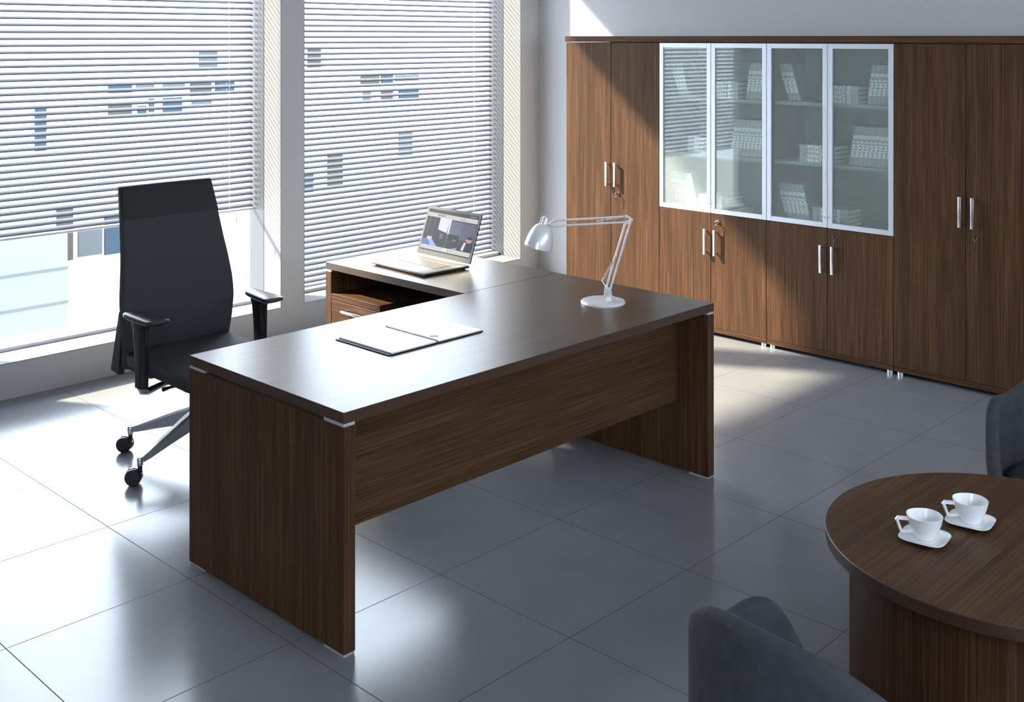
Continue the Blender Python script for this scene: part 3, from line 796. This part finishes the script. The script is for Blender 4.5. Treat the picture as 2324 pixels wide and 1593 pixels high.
# ------------------------------------------------------------------ tub armchairs
def armchair(loc, rz, label):
    root = thing('tub_armchair', label, 'armchair', loc, rz, 'tub armchairs at the round table')
    HT = [(0, .44), (42, .445), (50, .48), (55, .545), (60, .60), (65, .645), (71, .672), (78, .678), (94, .664), (106, .68), (121, .72), (131, .755), (140, .788), (147, .811), (156, .832), (168, .845), (180, .847)]
    def rim(t):
        t = abs((t + 180) % 360 - 180)
        for (a, h0), (c, h1) in zip(HT, HT[1:]):
            if t <= c:
                u = (t - a) / (c - a); return h0 + (h1 - h0) * u
        return HT[-1][1]
    def rimS(t): return sum(rim(t + d) for d in (-6, -3, 0, 3, 6)) / 5
    def Ro(z): return .262 + .064 * min(1, max(0, (z - .04) / .45)) ** .7
    n = 120; th = .043; rows = []
    cols = [360 * k / n for k in range(n)]
    def P3(t, r, z): return (r * math.cos(R(t)), r * math.sin(R(t)), z)
    zf = [0, .12, .25, .4, .55, .7, .82, .9, .95]
    for f in zf: rows.append([P3(t, Ro(.05 + (rimS(t) - .05) * f), .05 + (rimS(t) - .05) * f) for t in cols])
    for a in (25, 55, 90, 125, 155):      # rounded rim
        rows.append([P3(t, Ro(rimS(t)) - th / 2 + th / 2 * math.cos(R(a)), rimS(t) - .022 + .022 * math.sin(R(a))) for t in cols])
    for f in (.9, .75, .5, .25, 0):
        rows.append([P3(t, Ro(rimS(t)) - th - .004 * (1 - f), .39 + (rimS(t) - .022 - .39) * f) for t in cols])
    b = BM(); loft(b, rows, cap0=True, cap1=False)
    obj('shell', b, SUEDE, root, 70)
    b = lathe(BM(), [(.21, .37), (.258, .385), (.264, .410), (.264, .430), (.245, .448), (.12, .457), (.02, .458)], 64)
    obj('seat_cushion', b, SUEDE, root, 60)
    obj('base', lathe(BM(), [(.19, 0), (.19, .05)], 48), BLACKPL, root, 40)
    return root
armchair((-.077, -1.725, 0), R(-6), 'charcoal suede tub armchair in front of the round table, seen from behind')
armchair((1.815, -1.580, 0), R(174), 'charcoal suede tub armchair behind the round table at the right edge')

# ------------------------------------------------------------------ outside
PAVE = mat('pale_paving', (.42, .42, .40), .9)
FACADE = mat('white_facade_render', (.90, .90, .88), .9); PALE = mat('pale_blue_cladding', (.115, .130, .136), .7)
BGLASS = mat('dark_facade_glass', (.024, .040, .056), .7, spec=.05); BGLASS2 = mat('pale_facade_glass', (.060, .070, .072), .7, spec=.05); BGLASS3 = mat('brownish_facade_glass', (.046, .043, .037), .7, spec=.05); JOINT = mat('cladding_joint', (.07, .075, .075), .9)
struct(obj('street', bx((-60, 5, -7.2), (90, 120, -7)), PAVE))
bd = thing('office_building', 'white office building with dark strip windows across the street', 'building', (17, 30, -7)); s = bd.location
obj('wall', bx((-12, 28, -7), (50, 36, 2.6)), FACADE, bd, None, s)
for i, (x0, x1, z0, z1) in enumerate(((13.1, 13.8, .30, .60), (13.1, 13.8, -.36, -.02), (13.95, 14.5, .34, .62), (14.0, 14.25, -.38, -.1), (14.35, 14.5, -.3, .1),
                       (14.8, 15.5, .32, .62), (14.8, 15.4, -.42, .1), (15.7, 16.4, .12, .62), (15.75, 16.4, -.2, .0), (16.55, 17.2, .2, .6),
                       (22.2, 23.0, .22, .58), (22.3, 22.6, -.3, .06), (23.1, 23.6, .30, .56), (23.1, 23.6, -.33, .12), (23.75, 24.8, .34, .55), (23.9, 24.8, -.35, .08),
                       (20.8, 21.4, -3.1, -2.0), (23.9, 24.5, -2.3, -1.45), (19.6, 20.2, -3.2, -2.6),
                       (11.6, 12.05, -4.3, -2.8), (12.2, 12.9, -4.25, -3.5), (12.98, 14.0, -4.3, -3.2), (20.0, 20.5, .9, 1.5), (16.0, 16.6, .9, 1.5), (11.0, 11.3, -1.2, .0))):
    f = obj('window', bx((x0, 27.93, z0), (x1, 28.02, z1)), (BGLASS, BGLASS2, BGLASS3)[(i * 2) % 3 if i != 20 else 1], bd, None, s)
tw = thing('stair_tower', 'pale clad block with thin horizontal joints outside the left window', 'building', (10.3, 26, -7)); s = tw.location
obj('wall', bx((8.6, 25, -7), (10.55, 27.5, -3.0)), PALE, tw, None, s)
for z in (-3.9, -4.75, -5.55): obj('joint', bx((8.58, 24.97, z), (10.57, 25.02, z + .05)), JOINT, tw, None, s)

# ------------------------------------------------------------------ light
w = bpy.data.worlds.new('sky'); scene.world = w; w.use_nodes = True
bg = w.node_tree.nodes['Background']; bg.inputs['Color'].default_value = (.79, .87, 1.0, 1); bg.inputs['Strength'].default_value = 12.0
sun = bpy.data.lights.new('sun', 'SUN'); sun.energy = 27; sun.angle = R(2.4); sun.color = (1, .87, .67)
so = bpy.data.objects.new('sun', sun); C.objects.link(so)
so.rotation_euler = Vector((.60, -1, -.90)).to_track_quat('-Z', 'Y').to_euler(); so.location = (-2, 8, 8)

# ------------------------------------------------------------------ camera
cam = bpy.data.cameras.new('camera'); co = bpy.data.objects.new('camera', cam); C.objects.link(co)
cam.sensor_width = 36; cam.lens = 36 * 2571.7 / 2324; cam.shift_y = (84.7 - 796.5) / 2324; cam.clip_end = 300
co.location = (-2.128, -2.773, 1.896); co.rotation_euler = (R(90), 0, -.802)
scene.camera = co
scene.view_settings.view_transform = 'Standard'; scene.view_settings.look = 'None'
scene.view_settings.gamma = 1; scene.view_settings.use_curve_mapping = False; scene.view_settings.exposure = 0
scene.cycles.use_denoising = True
scene.cycles.max_bounces = 10; scene.cycles.diffuse_bounces = 5; scene.cycles.transparent_max_bounces = 12
scene.cycles.sample_clamp_indirect = 6
